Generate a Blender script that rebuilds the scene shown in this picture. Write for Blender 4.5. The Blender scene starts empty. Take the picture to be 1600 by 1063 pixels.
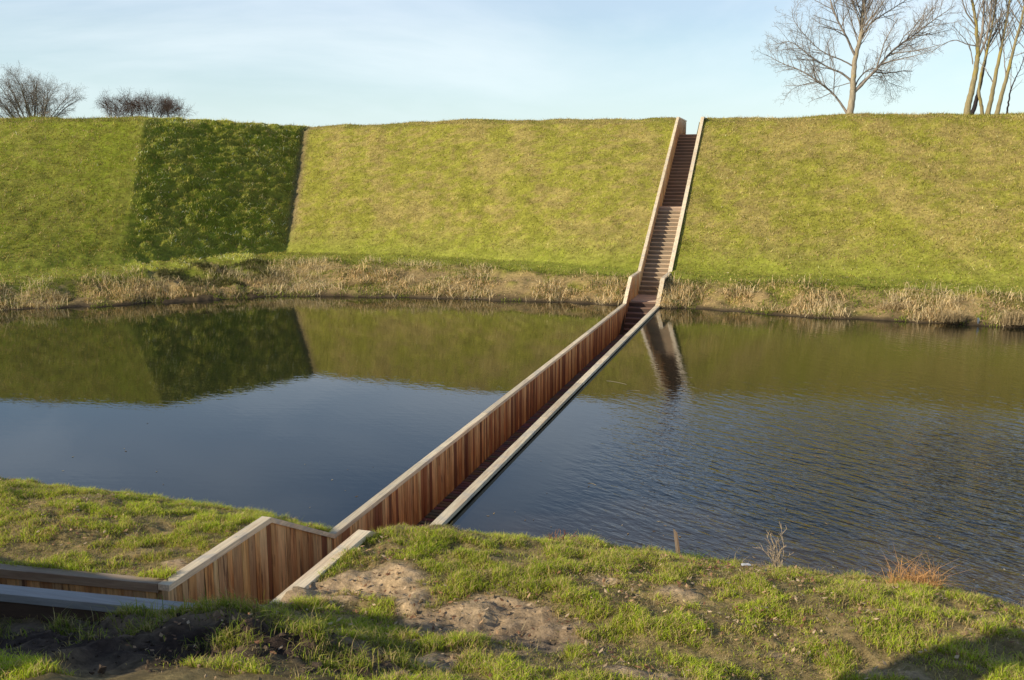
import bpy, math, random
import numpy as np
from mathutils import Vector, Matrix

S = bpy.context.scene
COL = S.collection
R = math.radians
rng = np.random.default_rng(7)
random.seed(7)

# ------------------------------------------------------------------ frames
LN = np.array([-2.621, 12.284])          # where the left wall of the crossing meets the near water
D = np.array([0.28576, 0.95830])         # direction of the crossing
N = np.array([0.95830, -0.28576])        # to its right
ROT = math.atan2(N[1], N[0])
WATER = -0.09
def W2(v, u):                             # local (across, along) -> world xy
    return LN[0] + D[0]*u + N[0]*v, LN[1] + D[1]*u + N[1]*v
def L2(x, y):
    qx, qy = x-LN[0], y-LN[1]
    return qx*N[0]+qy*N[1], qx*D[0]+qy*D[1]

# ------------------------------------------------------------------ noise
def _hash(ix, iy, seed):
    h = (ix.astype(np.int64)*374761393 + iy.astype(np.int64)*668265263 + seed*1442695041) & 0x7fffffff
    h = ((h ^ (h >> 13)) * 1274126177) & 0x7fffffff
    h = (h ^ (h >> 16)) & 0xffff
    return h/65535.0
def vnoise(x, y, seed=0):
    x = np.asarray(x, float); y = np.asarray(y, float)
    ix = np.floor(x); iy = np.floor(y); fx = x-ix; fy = y-iy
    fx = fx*fx*(3-2*fx); fy = fy*fy*(3-2*fy)
    a = _hash(ix, iy, seed); b = _hash(ix+1, iy, seed); c = _hash(ix, iy+1, seed); d = _hash(ix+1, iy+1, seed)
    return (a*(1-fx)+b*fx)*(1-fy) + (c*(1-fx)+d*fx)*fy
def fbm(x, y, seed=0, octv=4):
    s = 0; a = .5; t = 0
    for k in range(octv):
        s = s + a*vnoise(x*2**k+17*k, y*2**k-9*k, seed+k); t += a; a *= .5
    return s/t
def sstep(a, b, x):
    t = np.clip((x-a)/(b-a), 0, 1); return t*t*(3-2*t)

# ------------------------------------------------------------------ mesh helpers
def np_mesh(name, verts, faces, cols=None, smooth=False):
    """faces: (n,3) or (n,4) int array"""
    me = bpy.data.meshes.new(name)
    verts = np.asarray(verts, np.float32); faces = np.asarray(faces, np.int32)
    k = faces.shape[1]
    me.vertices.add(len(verts)); me.vertices.foreach_set('co', verts.ravel())
    me.loops.add(faces.size); me.loops.foreach_set('vertex_index', faces.ravel())
    me.polygons.add(len(faces)); me.polygons.foreach_set('loop_start', np.arange(0, faces.size, k, dtype=np.int32))
    me.polygons.foreach_set('use_smooth', np.full(len(faces), bool(smooth)))
    if cols is not None:
        c = np.ones((len(verts), 4), np.float32); c[:, :3] = cols
        at = me.color_attributes.new('col', 'FLOAT_COLOR', 'POINT'); at.data.foreach_set('color', c.ravel())
    me.update(calc_edges=True); me.validate()
    return me
def obj(name, me, mat, parent=None, label=None, cat=None, group=None, kind=None, frame=False):
    o = bpy.data.objects.new(name, me); COL.objects.link(o)
    if mat is not None: me.materials.append(mat)
    if parent is not None: o.parent = parent
    if frame: o.location = (LN[0], LN[1], 0); o.rotation_euler = (0, 0, ROT)
    if label: o['label'] = label
    if cat: o['category'] = cat
    if group: o['group'] = group
    if kind: o['kind'] = kind
    return o
def empty(name, loc, label, cat, group=None, rz=0):
    o = bpy.data.objects.new(name, None); COL.objects.link(o); o.location = loc; o.rotation_euler = (0, 0, rz)
    o.empty_display_size = .3; o['label'] = label; o['category'] = cat
    if group: o['group'] = group
    return o

class MB:
    def __init__(s): s.v = []; s.f = []; s.c = []
    def hexa(s, p, col, col2=None):
        """p: 8 points, 0-3 bottom ring, 4-7 top ring"""
        b = len(s.v); s.v += list(p); s.c += [col]*4 + [col2 or col]*4
        for q in ((3,2,1,0),(4,5,6,7),(0,1,5,4),(1,2,6,5),(2,3,7,6),(3,0,4,7)): s.f.append([b+i for i in q])
    def box(s, x0, x1, y0, y1, z0, z1, col):
        s.hexa([(x0,y0,z0),(x1,y0,z0),(x1,y1,z0),(x0,y1,z0),(x0,y0,z1),(x1,y0,z1),(x1,y1,z1),(x0,y1,z1)], col)
    def mesh(s, name, bevel=0):
        me = np_mesh(name, np.array(s.v), np.array(s.f), np.array(s.c))
        if bevel:
            import bmesh
            bm = bmesh.new(); bm.from_mesh(me)
            bmesh.ops.bevel(bm, geom=bm.edges[:], offset=bevel, segments=1, affect='EDGES')
            bm.to_mesh(me); bm.free()
        return me

# ------------------------------------------------------------------ materials
def mat(name):
    m = bpy.data.materials.new(name); m.use_nodes = True
    nt = m.node_tree; b = nt.nodes['Principled BSDF']
    return m, nt, nt.nodes, nt.links, b
def add(nt, t, **kw):
    n = nt.nodes.new(t)
    for k, v in kw.items(): setattr(n, k, v)
    return n
def mapped(nt, scale, coord='Object', rot=(0,0,0)):
    tc = add(nt, 'ShaderNodeTexCoord'); mp = add(nt, 'ShaderNodeMapping')
    mp.inputs['Scale'].default_value = scale; mp.inputs['Rotation'].default_value = rot
    nt.links.new(tc.outputs[coord], mp.inputs['Vector']); return mp.outputs[0]
def noise(nt, vec, scale=1., detail=4., rough=.55, dist=0.):
    n = add(nt, 'ShaderNodeTexNoise'); n.inputs['Scale'].default_value = scale
    n.inputs['Detail'].default_value = detail; n.inputs['Roughness'].default_value = rough
    n.inputs['Distortion'].default_value = dist
    nt.links.new(vec, n.inputs['Vector']); return n.outputs['Fac']
def ramp(nt, fac, stops):
    n = add(nt, 'ShaderNodeValToRGB'); e = n.color_ramp.elements
    while len(e) < len(stops): e.new(.5)
    for el, (p, c) in zip(e, stops): el.position = p; el.color = (*c, 1) if len(c) == 3 else c
    nt.links.new(fac, n.inputs['Fac']); return n.outputs['Color']
def mix(nt, a, b, fac=None, mode='MIX', f=1.):
    n = add(nt, 'ShaderNodeMix', data_type='RGBA', blend_type=mode)
    n.inputs[0].default_value = f
    if fac is not None: nt.links.new(fac, n.inputs[0])
    for s, x in ((6, a), (7, b)):
        if isinstance(x, tuple): n.inputs[s].default_value = (*x, 1)
        else: nt.links.new(x, n.inputs[s])
    return n.outputs[2]
def bump(nt, h, strength, dist, b):
    n = add(nt, 'ShaderNodeBump'); n.inputs['Strength'].default_value = strength; n.inputs['Distance'].default_value = dist
    nt.links.new(h, n.inputs['Height']); nt.links.new(n.outputs[0], b.inputs['Normal']); return n
def attr(nt, nm='col'):
    return add(nt, 'ShaderNodeAttribute', attribute_name=nm).outputs['Color']
def math_(nt, op, a, b=None, c=None, clamp=False):
    n = add(nt, 'ShaderNodeMath', operation=op, use_clamp=clamp)
    for i, x in enumerate((a, b, c)):
        if x is None: continue
        if isinstance(x, (int, float)): n.inputs[i].default_value = x
        else: nt.links.new(x, n.inputs[i])
    return n.outputs[0]

def wood_mat(name, scale, stain=.55, rough=.75, rr=(.55, 1.25), grime=0):
    m, nt, ns, ln, b = mat(name)
    v = mapped(nt, scale)
    g = noise(nt, v, 1., 6, .65, .3)
    col = mix(nt, attr(nt), ramp(nt, g, [(.25, (rr[0],)*3), (.75, (rr[1],)*3)]), mode='MULTIPLY')
    s = noise(nt, mapped(nt, tuple(c*.28 for c in scale)), 1., 3, .6, .6)
    col = mix(nt, col, mix(nt, col, (.62, .42, .32), mode='MULTIPLY'), ramp(nt, s, [(.48, (0,0,0)), (.66, (stain,)*3)]))
    if grime:
        v2 = mapped(nt, (1.0, 1.0, 1.0) if grime == 1 else (14, 14, 1.3))
        d1 = noise(nt, v2, 2.2 if grime == 1 else 1., 5, .65, .4)
        col = mix(nt, col, (.50, .47, .42) if grime == 1 else (.07, .025, .012), ramp(nt, d1, [(.52, (0,)*3), (.66, (.62,)*3)] if grime == 1 else [(.55, (0,)*3), (.63, (.75,)*3)]))
        if grime == 1:
            d2 = noise(nt, v2, 22., 3, .6); col = mix(nt, col, (.10, .08, .05), ramp(nt, d2, [(.66, (0,)*3), (.74, (.7,)*3)]))
    ln.new(col, b.inputs['Base Color']); b.inputs['Roughness'].default_value = rough
    bump(nt, g, .35, .01, b)
    return m
M = {}
M['plank'] = wood_mat('weathered_planks', (26, 26, 2.2), .8, grime=2)
M['cap'] = wood_mat('pale_cap_board', (38, 2.0, 38), .4, .7, (.62, 1.25), 1)
M['cap_side'] = wood_mat('pale_cap_board_wing', (2.0, 30, 30), .35, .7, (.72, 1.15))
M['tread'] = wood_mat('stair_boards', (2.5, 30, 30), .3, .8, (.7, 1.2))

def leaf_mat(name, rough=.6, trans=.35, spec=.25):
    m, nt, ns, ln, b = mat(name)
    a = attr(nt)
    ln.new(a, b.inputs['Base Color']); b.inputs['Roughness'].default_value = rough
    b.inputs['Specular IOR Level'].default_value = spec
    t = add(nt, 'ShaderNodeBsdfTranslucent'); ln.new(mix(nt, a, (1.15, 1.2, .6), mode='MULTIPLY'), t.inputs['Color'])
    mx = add(nt, 'ShaderNodeMixShader'); mx.inputs[0].default_value = trans
    ln.new(b.outputs[0], mx.inputs[1]); ln.new(t.outputs[0], mx.inputs[2])
    ln.new(mx.outputs[0], ns['Material Output'].inputs['Surface'])
    return m
M['grass'] = leaf_mat('grass_blades')
M['reed'] = leaf_mat('dry_reeds', .7, .25, .15)
M['leaf'] = leaf_mat('dead_leaves', .7, .15, .2)

def soil_mat(name, fine, amp, bstr=.6):
    m, nt, ns, ln, b = mat(name)
    v = mapped(nt, (1, 1, 1))
    n1 = noise(nt, v, fine, 8, .7); n2 = noise(nt, v, fine*.22, 4, .6)
    c = mix(nt, attr(nt), ramp(nt, n1, [(.3, (1-amp,)*3), (.7, (1+amp,)*3)]), mode='MULTIPLY')
    c = mix(nt, c, ramp(nt, n2, [(.35, (.75, .72, .7)), (.65, (1.15, 1.12, 1.05))]), mode='MULTIPLY')
    ln.new(c, b.inputs['Base Color']); b.inputs['Roughness'].default_value = .95
    b.inputs['Specular IOR Level'].default_value = .15
    bump(nt, n1, bstr, .03, b)
    return m
M['soil'] = soil_mat('near_soil', 14, .45, .8)
M['far'] = soil_mat('far_slope_turf', 7, .35, .7)

def bark_mat(name, base, lichen, lo):
    m, nt, ns, ln, b = mat(name)
    v = mapped(nt, (6, 6, 1.5)); g = noise(nt, v, 1.6, 6, .65)
    l = noise(nt, mapped(nt, (1, 1, 1)), 1.1, 3, .5)
    c = ramp(nt, g, [(.3, tuple(x*.5 for x in base)), (.7, base)])
    c = mix(nt, c, lichen, ramp(nt, l, [(lo, (0,0,0)), (lo+.12, (.8,)*3)]))
    ln.new(c, b.inputs['Base Color']); b.inputs['Roughness'].default_value = .9; b.inputs['Specular IOR Level'].default_value = .1
    bump(nt, g, .6, .03, b); return m
M['bark'] = bark_mat('pale_bark', (.46, .38, .27), (.55, .40, .04), .56)
M['bark_dark'] = bark_mat('dark_bark', (.05, .042, .045), (.06, .06, .04), .62)
M['bark_olive'] = bark_mat('olive_bark', (.38, .31, .17), (.38, .29, .05), .50)
M['twig'] = bark_mat('twig_bark', (.36, .30, .25), (.2, .18, .12), .8)
M['twig_brown'] = bark_mat('brown_twig_bark', (.18, .12, .10), (.2, .15, .1), .8)

def plain(name, c, rough=.6):
    m, nt, ns, ln, b = mat(name)
    g = noise(nt, mapped(nt, (1,1,1)), 40, 4)
    ln.new(ramp(nt, g, [(.3, tuple(x*.8 for x in c)), (.7, c)]), b.inputs['Base Color']); b.inputs['Roughness'].default_value = rough
    return m

# water
def water_mat():
    m, nt, ns, ln, b = mat('moat_water')
    b.inputs['IOR'].default_value = 1.5
    b.inputs['Roughness'].default_value = .015
    tc = add(nt, 'ShaderNodeTexCoord'); sep = add(nt, 'ShaderNodeSeparateXYZ'); ln.new(tc.outputs['Object'], sep.inputs[0])
    X, Y = sep.outputs[0], sep.outputs[1]
    # colour of the water body: silty shelf by the near bank
    sh = noise(nt, mapped(nt, (.45, .6, 1)), 1., 4, .6)
    near = math_(nt, 'MULTIPLY_ADD', Y, -.26, .95)                     # 1 at the bank, 0 about 3.6 m out
    shelf = math_(nt, 'MULTIPLY', math_(nt, 'ADD', near, math_(nt, 'MULTIPLY_ADD', sh, 1.6, -.95), clamp=True), .8, clamp=True)
    right = math_(nt, 'MULTIPLY_ADD', X, .5, -.6, clamp=True)
    shelf = math_(nt, 'MULTIPLY', shelf, right)
    mur = noise(nt, mapped(nt, (.12, .12, 1)), 1., 3, .5)
    body = ramp(nt, mur, [(.35, (.010, .012, .008)), (.7, (.020, .019, .011))])
    col = mix(nt, body, (.11, .075, .038), shelf)
    ln.new(col, b.inputs['Base Color'])
    # ripples
    def crest(length, width, ang):
        tcc = add(nt, 'ShaderNodeTexCoord'); mp = add(nt, 'ShaderNodeMapping', vector_type='TEXTURE')
        mp.inputs['Scale'].default_value = (length, width, 1); mp.inputs['Rotation'].default_value = (0, 0, R(ang))
        ln.new(tcc.outputs['Object'], mp.inputs['Vector']); return mp.outputs[0]
    w1 = noise(nt, crest(.62, .20, -38), 1., 3, .5, .35)
    w2 = noise(nt, crest(.22, .095, -22), 1., 2, .5, .3)
    w3 = noise(nt, crest(.9, .14, 12), 1., 2, .5, .2)
    # wind mask: ruffled to the right, nearly calm on the left and below the far bank
    big = noise(nt, mapped(nt, (.09, .11, 1)), 1., 2, .5)
    mr = math_(nt, 'MULTIPLY_ADD', X, .16, -.35, clamp=True)
    far = math_(nt, 'MULTIPLY_ADD', Y, -.17, 2.0, clamp=True)
    far = math_(nt, 'MAXIMUM', far, .10)
    mk = math_(nt, 'MULTIPLY', mr, far)
    mk = math_(nt, 'MULTIPLY', mk, math_(nt, 'MULTIPLY_ADD', big, 1.5, .15))
    mk = math_(nt, 'ADD', math_(nt, 'MULTIPLY', mk, 1.6), .022)
    h = math_(nt, 'ADD', math_(nt, 'MULTIPLY', w1, .9), math_(nt, 'MULTIPLY', w2, .42))
    h = math_(nt, 'MULTIPLY', h, mk)
    h = math_(nt, 'ADD', h, math_(nt, 'MULTIPLY', w3, .012))
    bump(nt, h, 1., .05, b)
    return m
M['water'] = water_mat()

# ------------------------------------------------------------------ near ground height
SH_V = [-30, -8, -6.4, -3, -1, 0, 1.5, 3.4, 6, 7.5, 8.9, 12, 30]
SH_U = [.4, .6, .68, .72, .55, .35, .72, .85, .75, .72, .36, -.2, -1.5]
PQ = [-60, -20, -12, -8.5, -5.75, -4.2, -2.5, -1.5, -.5, 0, 1, 3, 8]
PZ = [4.4, 4.2, 3.3, 2.15, 1.27, .82, .72, .52, .17, -.09, -.5, -1.2, -1.4]
BARE = [(-3.1, 1.62, 0.5, 0.58, 1), (-2.76, 2.18, 0.42, 0.52, 1), (-3.05, 3.39, 0.39, 0.71, 0.9), (-3.58, 3.13, 0.48, 0.37, 1), (-3.57, 4.04, 0.55, 0.57, 1.1), (-4.53, 3.55, 0.57, 0.25, 1), (-5.08, 3.02, 0.3, 0.68, 0.8), (-5.34, 0.64, 0.82, 1.56, 1), (-5.06, 2.23, 0.53, 0.88, 1), (-1.88, 4.22, 0.21, 0.42, 0.8), (-2.01, 5.11, 0.23, 0.34, 0.5), (-3.09, 4.88, 0.19, 0.31, 0.5), (-3.06, 5.63, 0.27, 0.43, 0.55), (-4.24, 5.06, 0.18, 0.43, 0.7), (-3.16, 6.29, 0.19, 0.37, 0.4), (-2.15, -2.33, 0.2, 0.4, 0.3), (-2.9, -0.25, 0.3, 0.3, 0.6), (-3.24, -1.77, 0.15, 0.6, 0.4), (-2.18, 3.24, 0.21, 0.39, 0.6), (-3.16, 7.06, 0.19, 0.49, 0.4)]
def blob(u, v, cu, cv, ru, rv): return np.exp(-(((u-cu)/ru)**2 + ((v-cv)/rv)**2))
def bare(u, v):
    b = 0
    for cu, cv, ru, rv, w in BARE: b = b + w*blob(u, v, cu, cv, ru*.82, rv*.82)
    return b*.95 + (fbm(v*2.3, u*2.3, 31, 5)-.5)*1.9
def dark_soil(u, v):
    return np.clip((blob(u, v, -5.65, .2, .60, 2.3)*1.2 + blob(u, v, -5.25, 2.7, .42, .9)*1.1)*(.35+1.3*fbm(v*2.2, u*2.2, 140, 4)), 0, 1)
def hnear(v, u):
    v = np.asarray(v, float); u = np.asarray(u, float)
    q = u - np.interp(v, SH_V, SH_U)
    z = np.interp(q, PQ, PZ)
    z = z + .10*blob(u, v, -.75, 2.0, .5, .55) + .10*blob(u, v, -4.75, 1.75, .35, .9)
    z = z - .10*blob(u, v, -5.3, -1.3, .6, 1.3) + .16*blob(u, v, -5.05, 1.75, .32, .75)
    # unseen earth bank, added left behind the camera to shade the lower left
    t = np.clip(((u+8.4)*1.8 + (v+1.9)*-4.4)/(1.8**2+4.4**2), 0, 1.8)
    cu = -8.4+1.8*t; cv = -1.9-4.4*t
    z = z + (1.65-.55*np.minimum(t, 1))*np.exp(-((u-cu)**2+(v-cv)**2)/.95**2)
    amp = sstep(1.2, 0, q)
    br = np.clip(bare(u, v), 0, 1); dk = dark_soil(u, v)
    z = z + amp*((fbm(v*.8, u*.8, 3, 3)-.5)*.16 + (fbm(v*3.4, u*3.4, 5, 4)-.5)*(.10+.12*br+.14*dk) + (vnoise(v*13, u*13, 9)-.5)*(.020+.03*br+.05*dk))
    # smooth wheel-worn rut
    r = blob(u, v, -3.6, 4.0, .45, .6)
    z = z - .05*r
    return z

# ------------------------------------------------------------------ near ground mesh (local frame: x across, y along)
def near_ground():
    U = np.concatenate([np.linspace(-60, -12, 18), np.linspace(-11, -5.8, 22), np.arange(-5.7, 1.6, .045), np.linspace(1.8, 6, 8)])
    V = np.concatenate([np.linspace(-90, -12, 20), np.linspace(-11, -7.2, 14), np.arange(-7.1, 10.2, .045), np.linspace(10.5, 16, 14), np.linspace(20, 90, 14)])
    for ex in (-4.83, -3.44): U[np.argmin(abs(U-ex))] = ex
    for ex in (.05, 1.36): V[np.argmin(abs(V-ex))] = ex
    VV, UU = np.meshgrid(V, U)
    w = sstep(-1.5, -3.3, UU)*sstep(-9.5, -6, UU)
    UK = UU + .095*np.clip(VV, -12, 0)*w
    Z = hnear(VV, UK)
    nu, nv = UU.shape
    idx = np.arange(nu*nv).reshape(nu, nv)
    f = np.stack([idx[:-1,:-1], idx[:-1,1:], idx[1:,1:], idx[1:,:-1]], -1)
    vm = (V[:-1]+V[1:])/2; um = (U[:-1]+U[1:])/2
    VM, UM = np.meshgrid(vm, um)
    cut = ((VM > .05) & (VM < 1.36) & (UM > -4.83)) | ((VM < .06) & (VM > -11) & (UM > -4.83) & (UM < -3.44))
    f = f[~cut]
    br = bare(UK, VV); dk = dark_soil(UK, VV)
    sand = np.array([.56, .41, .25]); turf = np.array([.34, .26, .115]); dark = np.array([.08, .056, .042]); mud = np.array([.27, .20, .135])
    bb = 0
    for cu, cv, ru, rv, w_ in BARE: bb = bb + w_*blob(UK, VV, cu, cv, ru, rv)
    k = (sstep(.25, .6, br)*(.15+.85*sstep(.15, .5, bb)))[..., None]
    c = turf*(1-k) + sand*k
    m = np.clip(blob(UK, VV, -3.6, 4.0, .5, .65)*1.2, 0, 1)[..., None]; c = c*(1-m)+mud*m
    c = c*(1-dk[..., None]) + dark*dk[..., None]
    q = UK - np.interp(VV, SH_V, SH_U)
    wet = sstep(-.35, 0, q)[..., None]; c = c*(1-wet)+np.array([.06, .045, .025])*wet
    c = c*(.8+.4*fbm(VV*5, UK*5, 12, 3))[..., None]
    verts = np.stack([VV, UK, Z], -1).reshape(-1, 3)
    me = np_mesh('ground', verts, f.reshape(-1, 4), c.reshape(-1, 3), True)
    obj('ground', me, M['soil'], kind='structure', frame=True)
near_ground()

# ------------------------------------------------------------------ blades
def blades(name, P, Hh, Wd, C, matl, lean=.45, droop=.35, segs=2, up=None, frame=False, label=None, cat=None, ctip=1.25, cbase=.55, az=None, kind='stuff', parent=None):
    n = len(P); P = np.asarray(P, float)
    a = rng.uniform(0, 2*np.pi, n) if az is None else az
    la = rng.uniform(0, 2*np.pi, n); lm = np.abs(rng.normal(0, lean, n))
    upv = np.tile([0, 0, 1.], (n, 1)) if up is None else up
    ldir = np.stack([np.cos(la), np.sin(la), np.zeros(n)], 1)
    dirv = upv + ldir*lm[:, None]; dirv /= np.linalg.norm(dirv, axis=1)[:, None]
    side = np.stack([np.cos(a), np.sin(a), np.zeros(n)], 1)*Wd[:, None]/2
    Hh = Hh[:, None]
    base = P - dirv*Hh*.06
    tip = P + dirv*Hh + ldir*Hh*droop*rng.uniform(.2, 1.2, (n, 1)) - np.array([0, 0, 1.])*Hh*droop*.35
    if segs == 1:
        V = np.stack([base-side, base+side, tip], 1).reshape(-1, 3)
        F = np.arange(n*3).reshape(n, 3)
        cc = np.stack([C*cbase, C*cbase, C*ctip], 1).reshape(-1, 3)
    else:
        mid = P + dirv*Hh*.55
        V = np.stack([base-side, base+side, mid-side*.7, mid+side*.7, tip], 1).reshape(-1, 3)
        o = (np.arange(n)*5)[:, None, None]
        F = (o + np.array([[0, 1, 3], [0, 3, 2], [2, 3, 4]])[None]).reshape(-1, 3)
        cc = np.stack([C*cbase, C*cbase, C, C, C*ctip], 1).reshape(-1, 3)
    me = np_mesh(name, V, F, np.clip(cc, 0, 1))
    return obj(name, me, matl, parent=parent, label=label, cat=cat, kind=kind, frame=frame)

def near_grass(vr, ur, n, name, label):
    v = rng.uniform(*vr, n); u = rng.uniform(*ur, n)
    # clumping: pull half of the blades to tuft centres
    q = u - np.interp(v, SH_V, SH_U)
    br = bare(u, v); dk = dark_soil(u, v)
    cl = fbm(v*3.6, u*3.6, 21, 4)
    dens = sstep(.62, .12, br)*(1-.93*sstep(.25, .8, dk))*(.10+1.0*sstep(.40, .60, cl))
    dens = np.maximum(dens, .75*sstep(-.5, -.1, q)*(q < .05))
    keep = (rng.uniform(0, 1, n) < dens) & (q < .10)
    keep &= ~((v > .02) & (v < 1.40) & (u > -4.9)) 
    uk = u - .095*np.clip(v, -12, 0)
    keep &= ~((v < .1) & (uk > -4.9) & (uk < -3.42))
    v, u, q, cl, br = v[keep], u[keep], q[keep], cl[keep], br[keep]
    m = len(v)
    z = hnear(v, u)
    tall = fbm(v*1.4, u*1.4, 44, 3)
    h = (.028+.07*sstep(.42, .68, cl)+.05*sstep(.5, .75, tall))*rng.uniform(.5, 1.35, m)
    h *= .82*(1+.5*sstep(-.4, 0, q))
    w = rng.uniform(.004, .009, m)
    t = rng.uniform(0, 1, m)[:, None]; dry = (rng.uniform(0, 1, m) < .22+.4*sstep(.2, .5, br)+.3*fbm(v*1.1, u*1.1, 60, 2))[:, None]
    g = np.array([.25, .37, .018])*(1-t) + np.array([.64, .68, .065])*t
    g = g*(.75+.5*fbm(v*.9, u*.9, 71, 2))[:, None]
    C = np.where(dry, np.array([.70, .52, .24])*rng.uniform(.6, 1.1, (m, 1)), g)
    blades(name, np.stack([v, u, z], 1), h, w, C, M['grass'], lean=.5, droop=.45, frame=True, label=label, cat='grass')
near_grass((1.36, 10.5), (-6.0, 1.0), 440000, 'bank_grass', 'short tufted green grass covering the near bank right of the sunken walkway')
near_grass((-8, .08), (-3.9, 1.0), 230000, 'plot_grass', 'sunlit grass on the small plot left of the walkway')
def ridge_tufts():
    V = []; U = []
    for cv, cu, n, sp in [(.9, -5.0, 500, .14), (1.45, -4.98, 700, .16), (1.9, -4.95, 600, .14), (2.35, -4.9, 600, .15), (2.7, -5.1, 500, .13), (.35, -5.15, 300, .12), (1.2, -5.25, 260, .1),
                          (2.1, -5.4, 350, .12), (3.0, -5.35, 500, .15), (3.4, -5.0, 500, .14), (-.4, -5.25, 160, .1), (.0, -5.5, 160, .14), (1.0, -5.6, 120, .1), (-1.3, -5.9, 500, .22), (3.0, -4.6, 420, .16), (1.75, -4.6, 300, .12)]:
        V.append(cv+rng.normal(0, sp, n)); U.append(cu+rng.normal(0, sp*.5, n))
    v = np.concatenate(V); u = np.concatenate(U); k = (u < -4.93) | (v > 1.45); v, u = v[k], u[k]; m = len(v)
    t = rng.uniform(0, 1, m)[:, None]
    C = np.array([.17, .26, .02])*(1-t)+np.array([.46, .46, .07])*t
    C = np.where((rng.uniform(0, 1, m) < .3)[:, None], np.array([.66, .50, .24])*rng.uniform(.6, 1.1, (m, 1)), C)
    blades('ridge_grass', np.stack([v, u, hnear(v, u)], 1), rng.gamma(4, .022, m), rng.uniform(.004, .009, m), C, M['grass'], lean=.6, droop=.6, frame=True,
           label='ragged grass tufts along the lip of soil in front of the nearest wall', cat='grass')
ridge_tufts()
near_grass((-3.5, 1.5), (-7, -4.8), 60000, 'shaded_grass', 'sparse grass tufts in the shaded soil at the lower left')

def thatch(n):
    v = rng.uniform(-7.5, 10.5, n); u = rng.uniform(-5.9, .9, n)
    q = u - np.interp(v, SH_V, SH_U); br = bare(u, v); dk = dark_soil(u, v)
    k = (q < .05) & (rng.uniform(0, 1, n) < 1.05-sstep(.15, .75, br)*.9-.8*dk) & ~((v > .0) & (v < 1.42) & (u > -4.95))
    uk = u - .095*np.clip(v, -12, 0)
    k &= ~((v < .1) & (uk > -4.95) & (uk < -3.40)) & ((v > 0) | (u > -5.6))
    v, u = v[k], u[k]; m = len(v)
    c = np.array([[.64, .49, .24], [.46, .35, .16], [.34, .37, .06], [.78, .63, .36], [.28, .20, .10]])[rng.integers(0, 5, m)]*rng.uniform(.5, 1.15, (m, 1))
    blades('thatch', np.stack([v, u, hnear(v, u)+.004], 1), rng.gamma(3, .014, m), rng.uniform(.003, .007, m), c, M['reed'], lean=2.2, droop=.5, frame=True,
           label='matted dead thatch between the grass tufts of the near bank', cat='thatch', segs=1)
thatch(230000)
# fallen leaves and clods on the near bank
def leaves(n):
    v = np.concatenate([rng.uniform(1.5, 10, n), rng.uniform(-6, 0, n//4)]); u = np.concatenate([rng.uniform(-5.8, .4, n), rng.uniform(-3.3, 0, n//4)])
    d = fbm(v*1.2, u*1.2, 81, 3); k = (d > .47) & (rng.uniform(0, 1, len(v)) < .8)
    v, u = v[k], u[k]; m = len(v)
    z = hnear(v, u)+rng.uniform(.02, .055, m)
    P = np.stack([v, u, z], 1)
    a = rng.uniform(0, 6.28, m); s = rng.uniform(.012, .034, m)
    t1 = np.stack([np.cos(a), np.sin(a), rng.uniform(-.5, .5, m)], 1)*s[:, None]
    t2 = np.stack([-np.sin(a), np.cos(a), rng.uniform(-.5, .5, m)], 1)*s[:, None]*.55
    up = np.array([0, 0, .35])*s[:, None]
    V = np.stack([P-t1, P-t2*.9+up*.2, P+t1+up, P+t2], 1).reshape(-1, 3)
    c = np.array([[.46, .29, .16], [.34, .18, .09], [.60, .44, .28], [.22, .11, .06]])[rng.integers(0, 4, m)]*rng.uniform(.7, 1.2, (m, 1))
    me = np_mesh('fallen_leaves', V, np.arange(m*4).reshape(m, 4), np.repeat(c, 4, 0))
    obj('fallen_leaves', me, M['leaf'], label='curled brown dead leaves scattered over the near grass', cat='leaves', kind='stuff', frame=True)
leaves(6500)

ICO = None
def ico():
    global ICO
    if ICO is None:
        import bmesh
        bm = bmesh.new(); bmesh.ops.create_icosphere(bm, subdivisions=1, radius=1)
        ICO = (np.array([v.co[:] for v in bm.verts]), np.array([[v.index for v in f.verts] for f in bm.faces])); bm.free()
    return ICO
def clods(n):
    v = rng.uniform(-2.5, 5.5, n); u = rng.uniform(-6.2, -1.8, n)
    br = bare(u, v); dk = dark_soil(u, v)
    k = (rng.uniform(0, 1, n) < np.clip(sstep(.35, .7, br)*.35+dk*1.0, 0, 1)) & ((v > 1.45) | (u < -5.0))
    k &= ~((v < .1) & (u > -5.1))
    v, u, dk = v[k], u[k], dk[k]; m = len(v)
    z = hnear(v, u)
    V0, F0 = ico()
    s = rng.gamma(1.6, .0045, m)+.004+.005*dk*rng.uniform(0, 1, m)
    V = V0[None]*s[:, None, None]*rng.uniform(.45, 1.5, (m, len(V0), 1))*rng.uniform(.5, 1.4, (m, 1, 3))
    V = V + np.stack([v, u, z], 1)[:, None]
    F = F0[None] + (np.arange(m)*len(V0))[:, None, None]
    c = np.where(dk[:, None] > .4, np.array([.11, .08, .058]), np.array([.30, .22, .14]))*rng.uniform(.7, 1.25, (m, 1))
    me = np_mesh('soil_clods', V.reshape(-1, 3), F.reshape(-1, 3), np.repeat(c, len(V0), 0))
    obj('soil_clods', me, M['soil'], label='loose crumbs and clods of soil on the bare patches', cat='soil', kind='stuff', frame=True)
clods(6000)

# ------------------------------------------------------------------ water
def water():
    V = [(-95, -2, WATER), (.04, -2, WATER), (.04, 45, WATER), (-95, 45, WATER), (1.39, -2, WATER), (95, -2, WATER), (95, 45, WATER), (1.39, 45, WATER)]
    me = np_mesh('water', V, [[0, 1, 2, 3], [4, 5, 6, 7]])
    obj('water', me, M['water'], kind='structure', frame=True)
water()

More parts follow.
